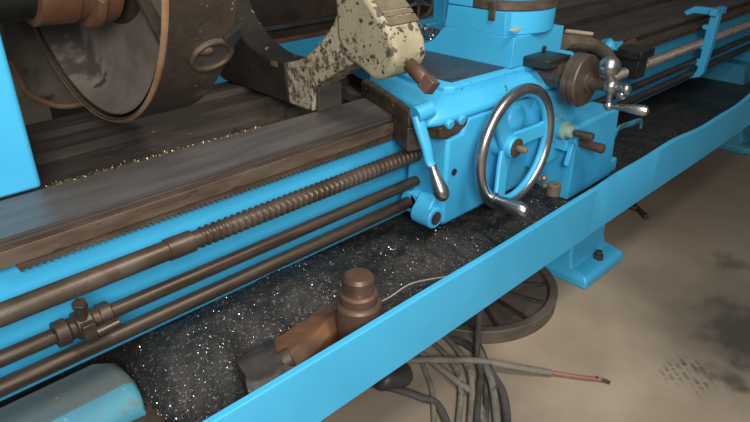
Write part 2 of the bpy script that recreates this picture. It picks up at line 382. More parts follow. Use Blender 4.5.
# ------------------------------------------------------------------ chuck
ck = thing('lathe_chuck', 'huge dark brown hollow drum chuck with rusty rim above the bed', 'chuck', (.715, 1.74, 1.03))
ax0 = (0, 1.74, 1.545)
b = nb()
rev(b, ax0, (1, 0, 0), [(.625, .496), (.62, .503), (.628, .508), (.635, .506), (.80, .506), (.812, .498), (.815, .46), (.815, .10), (.72, .10), (.72, .28), (.715, .40), (.70, .452), (.675, .475), (.63, .487)], 112, cap=False)
drum = obj('drum', b, chuck_m, ck, ang=30)
# pocket bitten out of the drum's outer face: lip ring and dark hollow
dm = drum
def onrim(x, a, r=.506): return V(x, 1.74+r*math.sin(a), 1.545-r*math.cos(a))
b = nb()
rev(b, ax0, (1, 0, 0), [(.626, .4955), (.6195, .5035), (.6275, .5092), (.634, .5070)], 112, cap=False); obj('rim', b, rim_rust, drum)
b = nb()
rev(b, ax0, (1, 0, 0), [(.634, .4855), (.674, .4735), (.699, .4505), (.714, .399), (.719, .28), (.719, .26)], 96, cap=False); obj('hollow', b, chuck_in, drum)
aa = -math.radians(56)
b = nb()
pts = []
for k in range(16):
    t = 2*PI*k/16
    pts.append(onrim(.755+.052*math.cos(t), aa+.082*math.sin(t), .509))
tube(b, pts+[pts[0]], .0075, 8, 3); pk = obj('pocket_lip', b, brown_d, drum)
b = nb()
ctrv = onrim(.765, aa, .5085)
vv = [b.verts.new(onrim(.755+.050*math.cos(2*PI*k/16), aa+.078*math.sin(2*PI*k/16), .5075)) for k in range(16)]; b.faces.new(vv)
obj('pocket', b, grease, drum)
b = nb(); bm_ = [onrim(x_, a_, .508) for x_, a_ in ((.775, aa-.10), (.813, aa-.16), (.813, aa-.10), (.80, aa-.04))]; prism(b, bm_, onrim(.78, aa-.1, .012)-V(.78, 1.74, 1.545)); obj('notch', b, black_m, drum)  # black wedge laid on the surface, the notch's dark put into its colour
b = nb(); ball(b, onrim(.74, aa-.03, .497), .024, (1.2, .8, .7)); rough(b, .004, 60, 0); obj('pocket_stud', b, brown_d, drum)
for an in (-50, 60):   # ribs inside the drum
    a = math.radians(an)
    b = nb(); n = V(0, math.sin(a), -math.cos(a)); t = V(0, math.cos(a), math.sin(a)); c0 = V(0, 1.74, 1.545)
    prism(b, [V(x_, 0, 0)+c0+n*r_-t*.010 for x_, r_ in ((.694, .26), (.719, .26), (.719, .30), (.714, .40), (.70, .45), (.685, .462), (.680, .44))], t*.020)
    obj('rib', b, chuck_m, drum, .004)
axh = (-.035, 1.70, 1.437)
b = nb(); rev(b, axh, (1, 0, 0), [(.525, .10), (.53, .126), (.62, .128), (.625, .122), (.648, .122), (.652, .142), (.66, .147), (.672, .147), (.676, .138), (.719, .135)], 72); obj('hub', b, hub_m, ck)
b = nb(); rev(b, axh, (1, 0, 0), [(.43, .108), (.525, .108), (.527, .10)], 64); obj('spindle_nose', b, black_m, lathe)

# ------------------------------------------------------------------ steady rest
X0, X1 = 1.25, 1.365
sr = thing('steady_rest', 'steady rest with peeling beige paint standing across the bed ways', 'steady rest', (1.31, 1.72, .95))
inner = catmull([(0, 1.40, 1.345), (0, 1.442, 1.275), (0, 1.491, 1.215), (0, 1.579, 1.143), (0, 1.679, 1.098), (0, 1.792, 1.090), (0, 1.88, 1.108), (0, 1.969, 1.15), (0, 2.05, 1.24), (0, 2.09, 1.40)], 4)
outer_pts = [(2.24, 1.40), (2.235, 1.25), (2.225, 1.07), (2.19, .99), (2.12, .9545), (1.574, .951), (1.562, 1.035), (1.48, 1.085), (1.40, 1.133), (1.355, 1.155), (1.32, 1.18), (1.30, 1.25)]
rt = [(0, 1.40, 1.345), (0, 1.40, 1.345)]
def strip(ya, bm):
    pass
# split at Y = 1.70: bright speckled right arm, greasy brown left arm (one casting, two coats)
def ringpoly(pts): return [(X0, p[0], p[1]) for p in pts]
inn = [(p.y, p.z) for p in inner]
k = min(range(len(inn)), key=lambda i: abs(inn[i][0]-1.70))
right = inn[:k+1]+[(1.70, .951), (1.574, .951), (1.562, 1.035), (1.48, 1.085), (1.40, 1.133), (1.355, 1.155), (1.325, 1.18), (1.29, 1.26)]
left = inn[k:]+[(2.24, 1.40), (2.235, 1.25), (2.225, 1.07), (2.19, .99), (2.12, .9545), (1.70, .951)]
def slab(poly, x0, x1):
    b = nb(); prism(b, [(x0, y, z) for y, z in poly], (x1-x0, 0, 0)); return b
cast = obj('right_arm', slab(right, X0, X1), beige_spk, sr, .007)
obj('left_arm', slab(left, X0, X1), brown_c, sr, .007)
bl = [(1.52, 1.50), (1.45, 1.40), (1.43, 1.31), (1.425, 1.22), (1.385, 1.155), (1.345, 1.150), (1.302, 1.132), (1.269, 1.115), (1.232, 1.128), (1.20, 1.150), (1.18, 1.185), (1.19, 1.235), (1.226, 1.285), (1.293, 1.345), (1.33, 1.40), (1.40, 1.50)]
hs = nb(); prism(hs, [(X0-.012, y, z) for y, z in bl], (.135, 0, 0)); hs_o = obj('jaw_housing', hs, beige, sr, .016, 3)
# brown machined flank with grooves on the housing's operator side
b = nb()
fl_pts = [(1.222, 1.279), (1.289, 1.339), (1.325, 1.398)]
d = V(0, 1.289-1.222, 1.339-1.279).normalized(); nrm = V(0, -d.z, d.y)
o0 = V(X0+.004, 1.226, 1.285)
def pad(a_, c_, t0, t1):
    q = o0+d*a_; e = o0+d*c_; prism(b, [q+nrm*t0, e+nrm*t0, e+nrm*t1, q+nrm*t1], (.118, 0, 0))
pad(-.012, .014, -.006, .003); pad(.018, .034, -.006, .003); pad(.038, .054, -.006, .003); pad(.054, .16, -.006, .0015)
obj('grooved_flank', b, brown_flank, hs_o, .001)
b = nb(); box(b, X0+.015, X1, 1.552, 1.60, .9508, 1.035); obj('foot_block', b, way_d, sr, .002)
b = nb(); A = V(1.305, 1.225, 1.188); B = V(1.305, 1.120, 1.128); dd = (B-A).normalized()
rev(b, A-dd*.05, dd, [(0, .020), (.11, .020), (.115, .022), (.16, .022), (.165, .019)], 20); sc = obj('adjusting_screw', b, shaft_rust, sr)
b = nb(); cyl(b, B-dd*.012, B+dd*.026, .029, seg=4, ph=.5); obj('screw_head', b, shaft_rust, sc, .002)
b = nb(); q = at(274, 64, 'X', X0-.002); box(b, X0-.004, X0-.0005, q.y-.018, q.y+.018, q.z-.008, q.z+.01); obj('name_plate', b, tan_c, sr, .001)
b = nb(); box(b, 1.03, 1.20, 1.595, 1.72, .8935, .915); tag(obj('clamp_plate', b, brown_d, None, .004), 'rusty flat steel plate lying between the ways before the steady rest', 'plate')

# ------------------------------------------------------------------ carriage
cg = thing('lathe_carriage', 'blue lathe carriage with steel rimmed handwheel straddling the bed ways', 'carriage', (1.85, 1.5, .95))
def P(pts, z): return [(x, y, z) for x, y in pts]
b = nb()
lo = [(1.555, 1.62), (1.455, 1.36), (1.395, 1.225), (1.40, 1.19), (1.44, 1.172), (2.33, 1.15), (2.33, 1.62)]
mi = [(1.555, 1.62), (1.455, 1.36), (1.395, 1.225), (1.40, 1.185), (1.44, 1.165), (2.33, 1.14), (2.33, 1.62)]
m2 = [(1.56, 1.62), (1.465, 1.36), (1.415, 1.235), (1.43, 1.20), (1.47, 1.178), (2.32, 1.15), (2.32, 1.62)]
hi = [(1.575, 1.62), (1.515, 1.40), (1.49, 1.29), (1.505, 1.235), (1.545, 1.20), (2.30, 1.18), (2.30, 1.62)]
loft(b, [P(lo, .952), P(mi, .972), P(m2, 1.0), P(hi, 1.028)])
obj('saddle', b, blue, cg, .008, 3, 40)
b = nb()
pl = [(1.60, 1.62), (1.545, 1.40), (1.535, 1.245), (1.56, 1.222), (2.0, 1.205), (2.28, 1.20), (2.28, 1.62)]
p2_ = [(1.61, 1.62), (1.555, 1.40), (1.547, 1.255), (1.57, 1.234), (2.0, 1.218), (2.27, 1.212), (2.27, 1.62)]
loft(b, [P(pl, 1.02), P(pl, 1.043), P(p2_, 1.05)]); obj('saddle_rim', b, blue_worn, cg, .003)
b = nb(); prism(b, P([(1.60, 1.60), (1.578, 1.45), (1.578, 1.250), (1.86, 1.236), (1.86, 1.60)], 1.0505), (0, 0, .0025)); obj('saddle_way', b, plate_m, cg)
# rear bridge of the saddle over the back ways
b = nb(); loft(b, [P([(1.60, 1.60), (2.30, 1.60), (2.30, 2.16), (1.75, 2.16)], .954), P([(1.60, 1.60), (2.30, 1.60), (2.30, 2.16), (1.75, 2.16)], 1.015), P([(1.63, 1.60), (2.27, 1.60), (2.27, 2.13), (1.78, 2.13)], 1.035)])
obj('saddle_bridge', b, blue, cg, .006)
# wiper along the wing's edge
b = nb()
w = [(1.535, 1.60), (1.44, 1.36), (1.378, 1.235), (1.36, 1.238), (1.42, 1.37), (1.505, 1.605)]
loft(b, [P(w, .9515), P(w, .995), P([(x+.006, y) for x, y in w], 1.003)])
wip = obj('way_wiper', b, brown_d, cg, .003)
for (x, y) in ((1.415, 1.355), (1.49, 1.56)):
    b = nb(); ball(b, (x+.004, y, .985), .007); obj('wiper_screw', b, tan_c, wip)
b = nb(); loft(b, [P([(1.36, 1.24), (1.43, 1.215), (1.45, 1.36), (1.42, 1.36)], .87), P([(1.36, 1.24), (1.43, 1.215), (1.45, 1.36), (1.42, 1.36)], .951)]); obj('wing_end', b, brown_d, cg, .004)
# gib strip in the gap under the wing
b = nb(); prism(b, [(x, 1.166, z) for x, z in [(1.43, .914), (1.47, .905), (1.53, .912), (1.565, .930), (1.572, .951), (1.43, .951)]], (0, .19, 0)); obj('gib_strip', b, brown_d, cg, .003)
for x in (1.475, 1.535):
    b = nb(); cyl(b, (x, 1.20, .962), (x, 1.158, .952), .017, seg=20); obj('screw_boss', b, blue_clean, cg, .004)
# apron
b = nb()
def R4(x0, x1, y0, y1, z): return [(x0, y0, z), (x1, y0, z), (x1, y1, z), (x0, y1, z)]
loft(b, [R4(1.49, 2.2, 1.185, 1.34, .575), R4(1.475, 2.24, 1.172, 1.345, .60), R4(1.478, 2.3, 1.17, 1.345, .903), R4(1.55, 2.3, 1.17, 1.345, .905), R4(1.574, 2.3, 1.167, 1.345, .952)])
obj('apron', b, blue, cg, .012, 3)
b = nb(); loft(b, [R4(1.96, 2.22, 1.125, 1.18, .66), R4(1.955, 2.22, 1.125, 1.18, .90), R4(1.98, 2.22, 1.15, 1.18, .945)]); obj('apron_cover', b, blue, cg, .01, 3)
b = nb()
loft(b, [R4(2.155, 2.52, 1.075, 1.26, .485), R4(2.145, 2.50, 1.068, 1.24, .60), R4(2.135, 2.475, 1.065, 1.20, .80), R4(2.135, 2.47, 1.072, 1.19, .81)]); obj('gear_housing', b, blue, cg, .008, 3)
b = nb(); tube(b, [at(614, 137, 'Y', 1.08), at(619, 128, 'Y', 1.08), at(630, 124, 'Y', 1.08), at(640, 121, 'Y', 1.08), at(641, 127, 'Y', 1.08)], .006, 8, 6, 1, 2.2); obj('stop_hook', b, blue_dull_dim, cg)
# hole and small lever slot on the apron
q = at(454, 172, 'Y', 1.1695); b = nb(); cyl(b, (q.x, 1.171, q.z), (q.x, 1.1665, q.z), .012, seg=20); obj('oil_hole', b, black_m, cg)
# lug carrying the control rod
b = nb()
q = at(435, 218, 'Y', 1.17)
cyl(b, (q.x, 1.25, q.z), (q.x, 1.165, q.z), .038, seg=32)
prism(b, [(q.x-.03, 1.18, q.z+.02), (q.x+.035, 1.18, q.z-.02), (1.50, 1.18, .60), (1.50, 1.18, .68), (q.x+.01, 1.18, q.z+.07)], (0, .07, 0))
cyl(b, (1.44, YR, .645), (1.50, YR, .645), .040, seg=28)
prism(b, [(1.44, YR-.005, .605), (1.44, YR-.005, .685), (1.44, 1.20, .68), (1.44, 1.19, .61)], (.05, 0, 0))
lug = obj('rod_lug', b, blue, cg, .006)
b = nb(); cyl(b, (q.x, 1.17, q.z), (q.x, 1.1635, q.z), .024, seg=28); obj('lug_bore', b, grease, lug)
# engagement lever with steel grip
b = nb()
a0 = V(1.362, 1.212, .998)
cyl(b, a0, a0+V(.058, -.012, .012), .027, seg=32)
tube(b, [a0+V(.012, .0, -.005), V(1.372, 1.195, .955), V(1.375, 1.172, .90), V(1.376, 1.160, .86), V(1.377, 1.148, .845)], lambda k: .024-.009*k, 14, 6, .75, 1.)
lev = obj('engagement_lever', b, blue_clean, cg, ang=50)
A = V(1.377, 1.150, .848); B = V(1.383, 1.098, .742)
b = nb(); L_ = (B-A).length
rev(b, A, B-A, [(0, .012), (.002, .0165), (.012, .0165), (.014, .0135), (.03, .015), (.055, .021), (.085, .0255), (.103, .024), (.114, .017), (L_+.003, .005)], 28); obj('lever_grip', b, polish, lev)
# handwheel
hc = V(1.748, 1.085, .822)
b = nb()
rev(b, hc+V(0, .10, 0), (0, -1, 0), [(0, .045), (.05, .042), (.075, .040), (.097, .038), (.10, .03)], 36)
for an in (8, 128, 248):
    a = math.radians(an); d = V(math.cos(a), 0, math.sin(a)); t = V(-math.sin(a), 0, math.cos(a))
    rings = []
    for s, wd, yo in ((.02, .040, .03), (.08, .030, .026), (.15, .028, .010), (.196, .034, .0)):
        c = hc+d*s+V(0, yo, 0)
        rings.append([c-t*wd+V(0, -.005, 0), c+t*wd+V(0, -.005, 0), c+t*wd+V(0, .012, 0), c-t*wd+V(0, .012, 0)])
    loft(b, rings)
hw = obj('handwheel', b, blue_clean, cg, .005)
b = nb(); torus(b, hc+V(0, .006, 0), (0, 1, 0), .187, .012, 72, 12); obj('inner_ring', b, blue_clean, hw)
b = nb(); torus(b, hc, (0, 1, 0), .204, .0188, 88, 20); obj('rim', b, polish, hw)
b = nb(); rev(b, hc+V(0, -.0, 0), (0, -1, 0), [(0, .034), (.004, .034), (.008, .028)], 28); obj('hub_washer', b, brown_d, hw)
b = nb(); rev(b, hc, (0, -1, 0), [(.006, .012), (.03, .013), (.038, .012), (.043, .006)], 20); obj('hub_nut', b, brass_m, hw)
a = math.radians(208); A = at(493, 197, 'Y', 1.072)
hp = V(A.x, 1.072, A.z)
b = nb(); rev(b, hp+V(0, .004, 0), V(.06, -1, -.10), [(0, .013), (.003, .019), (.014, .019), (.017, .0145), (.04, .016), (.07, .021), (.10, .0245), (.122, .023), (.134, .016), (.139, .005)], 28); obj('wheel_handle', b, polish, hw)
# brown pinion behind the spokes
b = nb(); cyl(b, (1.84, 1.171, .83), (1.84, 1.150, .83), .032, seg=24); obj('pinion_cap', b, brass_m, cg, .003)
b = nb(); ball(b, (1.835, 1.16, .885), .055, (1, .5, 1)); obj('bearing_boss', b, blue_clean, cg)
# stepped bosses and the two knobs
kp = V(2.085, 1.125, .80)
b = nb(); rev(b, kp+V(0, .02, 0), (0, -1, 0), [(0, .052), (.024, .052), (.028, .048), (.030, .036), (.05, .035)], 36); bo = obj('stepped_boss', b, blue, cg)
b = nb(); rev(b, kp+V(0, .02, 0), (0, -1, 0), [(.022, .0535), (.027, .0535), (.0275, .05)], 36); rev(b, kp+V(0, .02, 0), (0, -1, 0), [(.048, .036), (.058, .036), (.06, .030), (.062, .026), (.085, .024), (.088, .014)], 36); obj('boss_ring', b, cream_ring, bo)
b = nb(); rev(b, kp, (.02, -1, 0), [(.06, .008), (.075, .010), (.078, .0135), (.13, .0165), (.145, .016), (.148, .012)], 20); obj('push_knob', b, brownish, cg)
kq = V(2.17, 1.085, .735)
b = nb(); rev(b, kq, (.015, -1, -.01), [(-.03, .012), (.02, .012), (.022, .0165), (.105, .0195), (.118, .018), (.12, .013)], 20); obj('pull_knob', b, shaft_rust, cg)
b = nb(); box(b, 2.085, 2.16, 1.075, 1.13, .715, .76); obj('knob_bracket', b, blue, cg, .006)
b = nb(); prism(b, [(2.11, 1.06, .745), (2.135, 1.06, .74), (2.10, 1.06, .655), (2.085, 1.06, .66)], (0, .02, 0)); obj('knob_arm', b, blue, cg, .004)
# oil pot
q = at(553, 194, 'Y', 1.085); b = nb(); rev(b, (q.x, 1.085, q.z-.004), (0, 0, 1), [(0, .024), (.004, .027), (.046, .027), (.05, .024), (.052, .01)], 24); pot = obj('oil_pot', b, tan_c, cg)
b = nb(); q2 = at(543, 181, 'Y', 1.12); cyl(b, q2, q2+V(.0, .03, .01), .012, seg=12); cyl(b, q2+V(0, 0, -.02), q2+V(.05, -.03, -.03), .008, seg=10); ball(b, q2+V(0, -.002, .012), .014); obj('pot_fitting', b, brass_m, pot)
# cross slide with swept flank, turned swivel base and brown scale ring
XS = 1.862
b = nb()
pr = [(1.215, 1.052), (1.212, 1.158), (1.512, 1.16), (1.515, 1.159), (1.535, 1.145), (1.575, 1.10), (1.63, 1.074), (1.70, 1.056), (1.74, 1.052)]
loft(b, [[(XS, y, z) for y, z in pr], [(2.19, y, z) for y, z in pr]])
prism(b, [(XS, y, z) for y, z in [(1.255, 1.159), (1.255, 1.237), (1.511, 1.237), (1.516, 1.19), (1.524, 1.159)]], (.168, 0, 0))
obj('cross_slide', b, blue, cg, .008, 2)
b = nb()
rev(b, (2.032, 1.36, 1.150), (0, 0, 1), [(0, .155), (.012, .168), (.085, .170), (.0875, .166)], 80, cap=True)
obj('swivel_base', b, blue_clean, cg)
b = nb(); rev(b, (2.032, 1.36, 1.239), (0, 0, 1), [(0, .168), (.003, .173), (.03, .173), (.033, .165)], 80); sr_ = obj('scale_ring', b, rack_m, cg)
b = nb(); rev(b, (2.032, 1.36, 1.2725), (0, 0, 1), [(0, .155), (.2, .155)], 64); obj('compound_slide', b, blue, cg)
b = nb(); box(b, XS, 2.10, 1.40, 1.515, 1.2385, 1.45); obj('slide_casting', b, blue, cg, .006)
q = at(493, 4, 'X', XS-.003); b = nb(); box(b, XS-.008, XS+.004, q.y-.012, q.y+.012, q.z-.055, q.z+.01); obj('slide_stop', b, rack_m, cg, .002)
for (px, py) in ((517, 30), (549, 29)):
    q = at(px, py, 'Y', 1.205); b = nb(); rev(b, (q.x, 1.216, q.z), (0, -1, 0), [(0, .030), (.010, .028), (.012, .02)], 24); 
    for v in b.verts: v.co.z = q.z+(v.co.z-q.z)*.28
    obj('casting_lug', b, cream_ring if px < 530 else blue, cg)
q = at(543.5, 48, 'Y', 1.211); b = nb(); hexa(b, (q.x, 1.214, q.z), (q.x, 1.203, q.z), .009); obj('gib_screw', b, grease, cg)
b = nb(); loft(b, [R4(2.225, 2.30, 1.33, 1.40, 1.05), R4(2.225, 2.30, 1.33, 1.40, 1.42)]); obj('slide_post', b, blue, cg, .006)
# screw cover box, dial and ball crank
b = nb(); loft(b, [R4(1.935, 2.07, 1.11, 1.212, 1.053), R4(1.93, 2.08, 1.105, 1.212, 1.083), R4(1.94, 2.07, 1.112, 1.212, 1.086)]); obj('screw_cover', b, black_m, cg, .003)
da = V(2.035, 1.112, 1.015)
b = nb(); rev(b, da, (0, -1, 0), [(-.09, .045), (.0, .045), (.003, .052), (.03, .052), (.034, .046), (.05, .046)], 32); obj('screw_bearing', b, brownish, cg)
b = nb(); rev(b, da, (0, -1, 0), [(.045, .05), (.047, .088), (.051, .092), (.068, .092), (.071, .086), (.074, .086), (.077, .092), (.098, .092), (.103, .088), (.105, .06), (.108, .035)], 56); obj('graduated_dial', b, brownish, cg)
b = nb(); rev(b, da, (0, -1, 0), [(.105, .036), (.118, .034), (.12, .024), (.17, .022)], 28); obj('dial_nut', b, brownish, cg)
hb = da+V(.0, -.19, 0)
b = nb(); ball(b, hb, .031); u = V(-.032, 0, .072)
cyl(b, hb, hb+u, .015, .013); ball(b, hb+u, .037)
dn = V(.012, .0, -.072); cyl(b, hb, hb+dn, .014, .009); ball(b, hb+dn, .018)
cyl(b, hb, hb+V(0, -.06, 0), .016, .014, 20); ball(b, hb+V(.0, -.055, 0), .019); ball(b, hb+V(.006, -.04, -.022), .019)
bc = obj('ball_crank', b, polish, cg, ang=50)
b = nb(); A = hb+dn
rev(b, A, (.22, -1, .02), [(0, .009), (.02, .010), (.05, .012), (.09, .017), (.115, .019), (.128, .015), (.135, .004)], 24); obj('crank_handle', b, polish, bc)
# black clamp block on the right end of the carriage
b = nb(); q = at(620, 68, 'Y', 1.24)
box(b, 2.98, 3.13, 1.225, 1.355, .890, .930); box(b, 3.0, 3.10, 1.24, 1.34, .79, .890); tag(obj('clamp_block', b, black_m, None, .004), 'black steel clamp block gripping the lead screw right of the ball crank', 'clamp block')
# bright swarf piled on the saddle behind the cross slide
b = nb()
for i in range(1000):
    r = .15*math.sqrt(random.random()); t = random.random()*2*PI
    c = V(2.06+r*math.cos(t)*1.3, 1.86+r*math.sin(t)*.9, 1.036+.07*(1-r/.15)*random.random()+.004)
    ax_, u, w = frame((random.gauss(0, 1), random.gauss(0, 1), random.gauss(0, 1))); s = random.uniform(.003, .010)
    b.faces.new([b.verts.new(c+u*s*.5+w*s), b.verts.new(c-u*s*.5+w*s*.8), b.verts.new(c-u*s*.5-w*s), b.verts.new(c+u*s*.6-w*s*.7)])
tag(obj('steel_shavings', b, chip_m, None, smooth=False), 'bright steel shavings heaped on the saddle behind the cross slide', 'shavings', kind='stuff')

# ------------------------------------------------------------------ things lying to the right of the cross slide
b = nb(); tube(b, [at(562, 42, 'Y', 1.36), at(575, 42, 'Y', 1.35), at(592, 45, 'Y', 1.34), at(606, 54, 'Y', 1.33), at(612, 66, 'Y', 1.33)], lambda k: .043-.008*k, 12, 6, 1., .8)
fr = obj('follow_rest', b, tan_c, None); tag(fr, 'curved tan casting arm behind the graduated dial', 'follow rest')
b = nb(); cyl(b, at(566, 31, 'Y', 1.42), at(592, 34, 'Y', 1.36), .009, seg=14); tag(obj('wooden_stick', b, wood_m), 'pale wooden stick lying on the tan casting arm', 'stick')
rb = nb(); q = at(608, 46, 'Y', 1.36)
bmesh.ops.create_icosphere(rb, subdivisions=3, radius=.042, matrix=Matrix.Translation(q) @ Matrix.Diagonal((1.35, 1, .62, 1)))
for v in rb.verts: v.co += (noise.noise_vector(v.co*26))*.03
tag(obj('blue_rag', rb, blue, None), 'small crumpled blue lump on the bed behind the ball crank', 'rag')
b = nb(); rev(b, at(616, 45, 'Y', 1.40), (1, -.12, .02), [(0, .018), (.06, .024), (.14, .022), (.165, .012), (.17, .004)], 20); tag(obj('tool_handle', b, hub_m), 'brown rounded tool handle beside the crumpled blue lump', 'handle')

# ------------------------------------------------------------------ chip tray
tr = thing('chip_tray', 'long blue sheet steel chip tray running under the whole bed', 'tray', (2.6, 1.4, .39))
b = nb(); N_ = 130; rings = []
for i in range(N_+1):
    x = -.4+(XE+.4)*i/N_
    wv = .006*math.sin(x*5.1)+.004*math.sin(x*11.3+1) if x > 2.1 else .0015*math.sin(x*7)
    wy = .010*math.sin(x*3.1+.6) if x > 2.1 else .002*math.sin(x*4)
    rings.append([(x, .932+wy*.3, .397), (x, .930+wy, .597+wv), (x, .933+wy, .6005+wv), (x, .948+wy, .6005+wv), (x, .951+wy, .597+wv), (x, .951+wy*.3, .40), (x, .951, .398)])
loft(b, rings); obj('front_wall', b, blue, tr, ang=40)
b = nb(); box(b, -.4, XE, .952, 2.25, .397, .407); obj('tray_floor', b, tray_in, tr)
b = nb(); box(b, XE, XE+.012, .93, 2.25, .397, .60); obj('end_wall', b, blue_clean, tr)
b = nb(); box(b, -.4, XE, 2.25, 2.262, .397, .60); obj('rear_wall', b, blue_dull_dim, tr)
# swarf bed
def swz(x, y):
    f = min(1, max(0, (y-.95)/.25)); g = 1-min(1, max(0, (x-2.2)/.9))
    n = noise.noise(V(x*3.2, y*4.2, .3))*.020+noise.noise(V(x*9, y*9, 2))*.014+noise.noise(V(x*34, y*34, 5))*.006
    z = .425+(.062*f+.02)*(.25+.75*g)+n*(.35+.65*g)
    for cx, cy, r, h in ((.60, 1.30, .16, .035), (.98, 1.33, .20, .035), (1.45, 1.15, .2, .03), (.70, 1.18, .06, -.045), (.50, 1.15, .09, -.05), (.86, 1.21, .06, -.03), (1.6, 1.05, .15, .02)):
        d2 = ((x-cx)**2+(y-cy)**2)/(r*r); z += h*math.exp(-d2)
    e = min(1, max(0, (x-.40)/.10)); e = e*e*(3-2*e)
    return max(.409, .411+(z-.411)*e)
b = nb(); nx, ny = 420, 110
G = [[b.verts.new((.40+(3.9-.40)*(i/nx)**1.2, .953+.90*j/ny, swz(.40+(3.9-.40)*(i/nx)**1.2, .953+.90*j/ny))) for j in range(ny+1)] for i in range(nx+1)]
for i in range(nx):
    for j in range(ny): b.faces.new((G[i][j], G[i+1][j], G[i+1][j+1], G[i][j+1]))
tag(obj('oily_swarf', b, swarf_m, None), 'black oily swarf spread over the floor of the blue chip tray', 'swarf', kind='stuff')
b = nb()
for i in range(20000):
    x = .42+2.0*random.random()**1.5; y = .97+.43*random.random()
    if noise.noise(V(x*5, y*6, 9)) < -.12 and random.random() < .8: continue
    c = V(x, y, swz(x, y)+.002+.002*random.random())
    ax_, u, w = frame((random.gauss(0, .7), random.gauss(0, .7), 1)); s = .0006+.0010*random.random()**4
    b.faces.new([b.verts.new(c+u*s*.6+w*s), b.verts.new(c-u*s*.6+w*s), b.verts.new(c-u*s*.6-w*s), b.verts.new(c+u*s*.6-w*s)])
tag(obj('metal_flakes', b, chip_m, None, smooth=False), 'tiny bright metal flakes glinting on the black swarf', 'flakes', kind='stuff')

# ------------------------------------------------------------------ things in the tray
b = nb(); c = (.950, 1.03, .41)
rev(b, c, (0, 0, 1), [(0, .063), (.190, .063), (.197, .058), (.199, .052), (.225, .052), (.229, .048), (.231, .043), (.272, .043), (.282, .036), (.285, .02), (.2853, .001)], 48)
tag(obj('stepped_shaft', b, shaft_rust, None, ang=30), 'brown stepped steel shaft standing upright in the chip tray', 'shaft')
b = nb(); dir_ = V(.93, .36, .02).normalized()
A = V(.63, 1.075, .47); Bp = V(.94, 1.135, .49)
d = (Bp-A).normalized(); s_ = V(-d.y, d.x, 0); z_ = V(0, 0, 1)
sec = [(-.06, -.05), (.06, -.05), (.065, .0), (.045, .045), (-.03, .055), (-.06, .03)]
rings = []
for k, sc_ in ((0, 1.), (.3, 1.03), (.7, .95), (1, .85)):
    c = A+(Bp-A)*k; rings.append([c+s_*y*sc_+z_*z*sc_ for y, z in sec])
loft(b, rings); rough(b, .007, 14); tag(obj('rusty_bar', b, rust_o, None, ang=60), 'orange rusty steel bar lying in the swarf against the stepped shaft', 'bar')
gb = thing('bearing_block', 'dark greasy bearing block at the left end of the orange rusty bar', 'bearing block', (.62, 1.06, .43))
b = nb(); c = V(.60, 1.085, .475)
pr = [(-.10, -.05), (.10, -.05), (.105, .01), (.07, .05), (.02, .07), (-.05, .06), (-.09, .03)]
prism(b, [c+V(y*.35, y, 0)*1.0+V(0, 0, z) for y, z in pr], (.11, .0, .0)); rough(b, .012, 13); obj('block_body', b, grease, gb, ang=60)
b = nb(); cc = c+V(.11, -.01, .03); cyl(b, cc, cc+V(.03, -.012, .012), .030, seg=24); obj('bearing_cap', b, brown_d, gb, .004)
b = nb(); cc = c+V(.105, -.06, .01); hexa(b, cc, cc+V(.02, -.012, .008), .014); obj('block_bolt', b, grease, gb, .002)
b = nb(); tube(b, [V(1.06, 1.08, .515), V(1.12, 1.075, .515), V(1.20, 1.07, .525), V(1.28, 1.045, .520), V(1.36, 1.005, .515)], .0025, 8, 6); tag(obj('steel_wire', b, tan_w), 'thin pale wire lying on the swarf right of the stepped shaft', 'wire')

# ------------------------------------------------------------------ on the floor
fwl = thing('cast_iron_wheel', 'dusty ribbed cast iron wheel lying flat on the floor under the tray', 'wheel', (1.945, 1.365, 0))
wc = (1.945, 1.365, 0)
b = nb(); rev(b, wc, (0, 0, 1), [(0, .375), (.058, .378), (.062, .374), (.062, .345), (.058, .341), (.03, .339), (.03, .09), (.05, .085), (.05, .04), (.02, .038)], 80, cap=True); obj('wheel_rim', b, cast_wheel, fwl, ang=30)
for k in range(14):
    a = 2*PI*k/14+.1; d = V(math.cos(a), math.sin(a), 0); t = V(-math.sin(a), math.cos(a), 0); c = V(*wc)
    b = nb(); loft(b, [[c+d*s-t*.008+V(0, 0, .03), c+d*s+t*.008+V(0, 0, .03), c+d*s+t*.006+V(0, 0, z), c+d*s-t*.006+V(0, 0, z)] for s, z in ((.082, .047), (.343, .046))]); obj('rib', b, grease, fwl)
q = at(553, 316, 'Z', 0); 
def cable(pts, r, label, m, lift=0., grp=None):
    P_ = []
    for i, (x, y) in enumerate(pts):
        z = r+.001+lift*math.sin(PI*i/(len(pts)-1))
        P_.append(at(x, y, 'Z', z))
    b = nb(); tube(b, P_, r*1.12, 12, 8, 1, .85); return tag(obj('cable', b, m), label, 'cable', grp)
G_ = 'cables tangled on the floor'
c0 = cable([(396, 362), (420, 360), (445, 360), (480, 361), (515, 367), (551, 373)], .0125, 'thick grey cable with a red core lying across the others towards the right', cable_m, .035, G_)
b = nb(); tube(b, [at(549, 372.5, 'Z', .0135), at(565, 375, 'Z', .011), at(585, 378, 'Z', .009), at(601, 379.5, 'Z', .009)], .0085, 10, 6); cd = obj('red_core', b, red_m, c0)
b = nb(); tube(b, [at(600, 379.5, 'Z', .009), at(606, 381, 'Z', .009), at(610, 383, 'Z', .007)], .007, 8, 4); tube(b, [at(597, 379, 'Z', .012), at(597, 376.5, 'Z', .022)], .004, 8, 2); obj('bare_end', b, grease, cd)
cable([(372, 384), (395, 389), (420, 397), (440, 408), (462, 465)], .013, 'dark cable curving out from under the tray at the bottom edge', cable_d, 0, G_)
cable([(412, 345), (432, 362), (455, 380), (478, 402), (494, 470)], .012, 'pale brown cable running diagonally down through the tangle', cable_m, .012, G_)
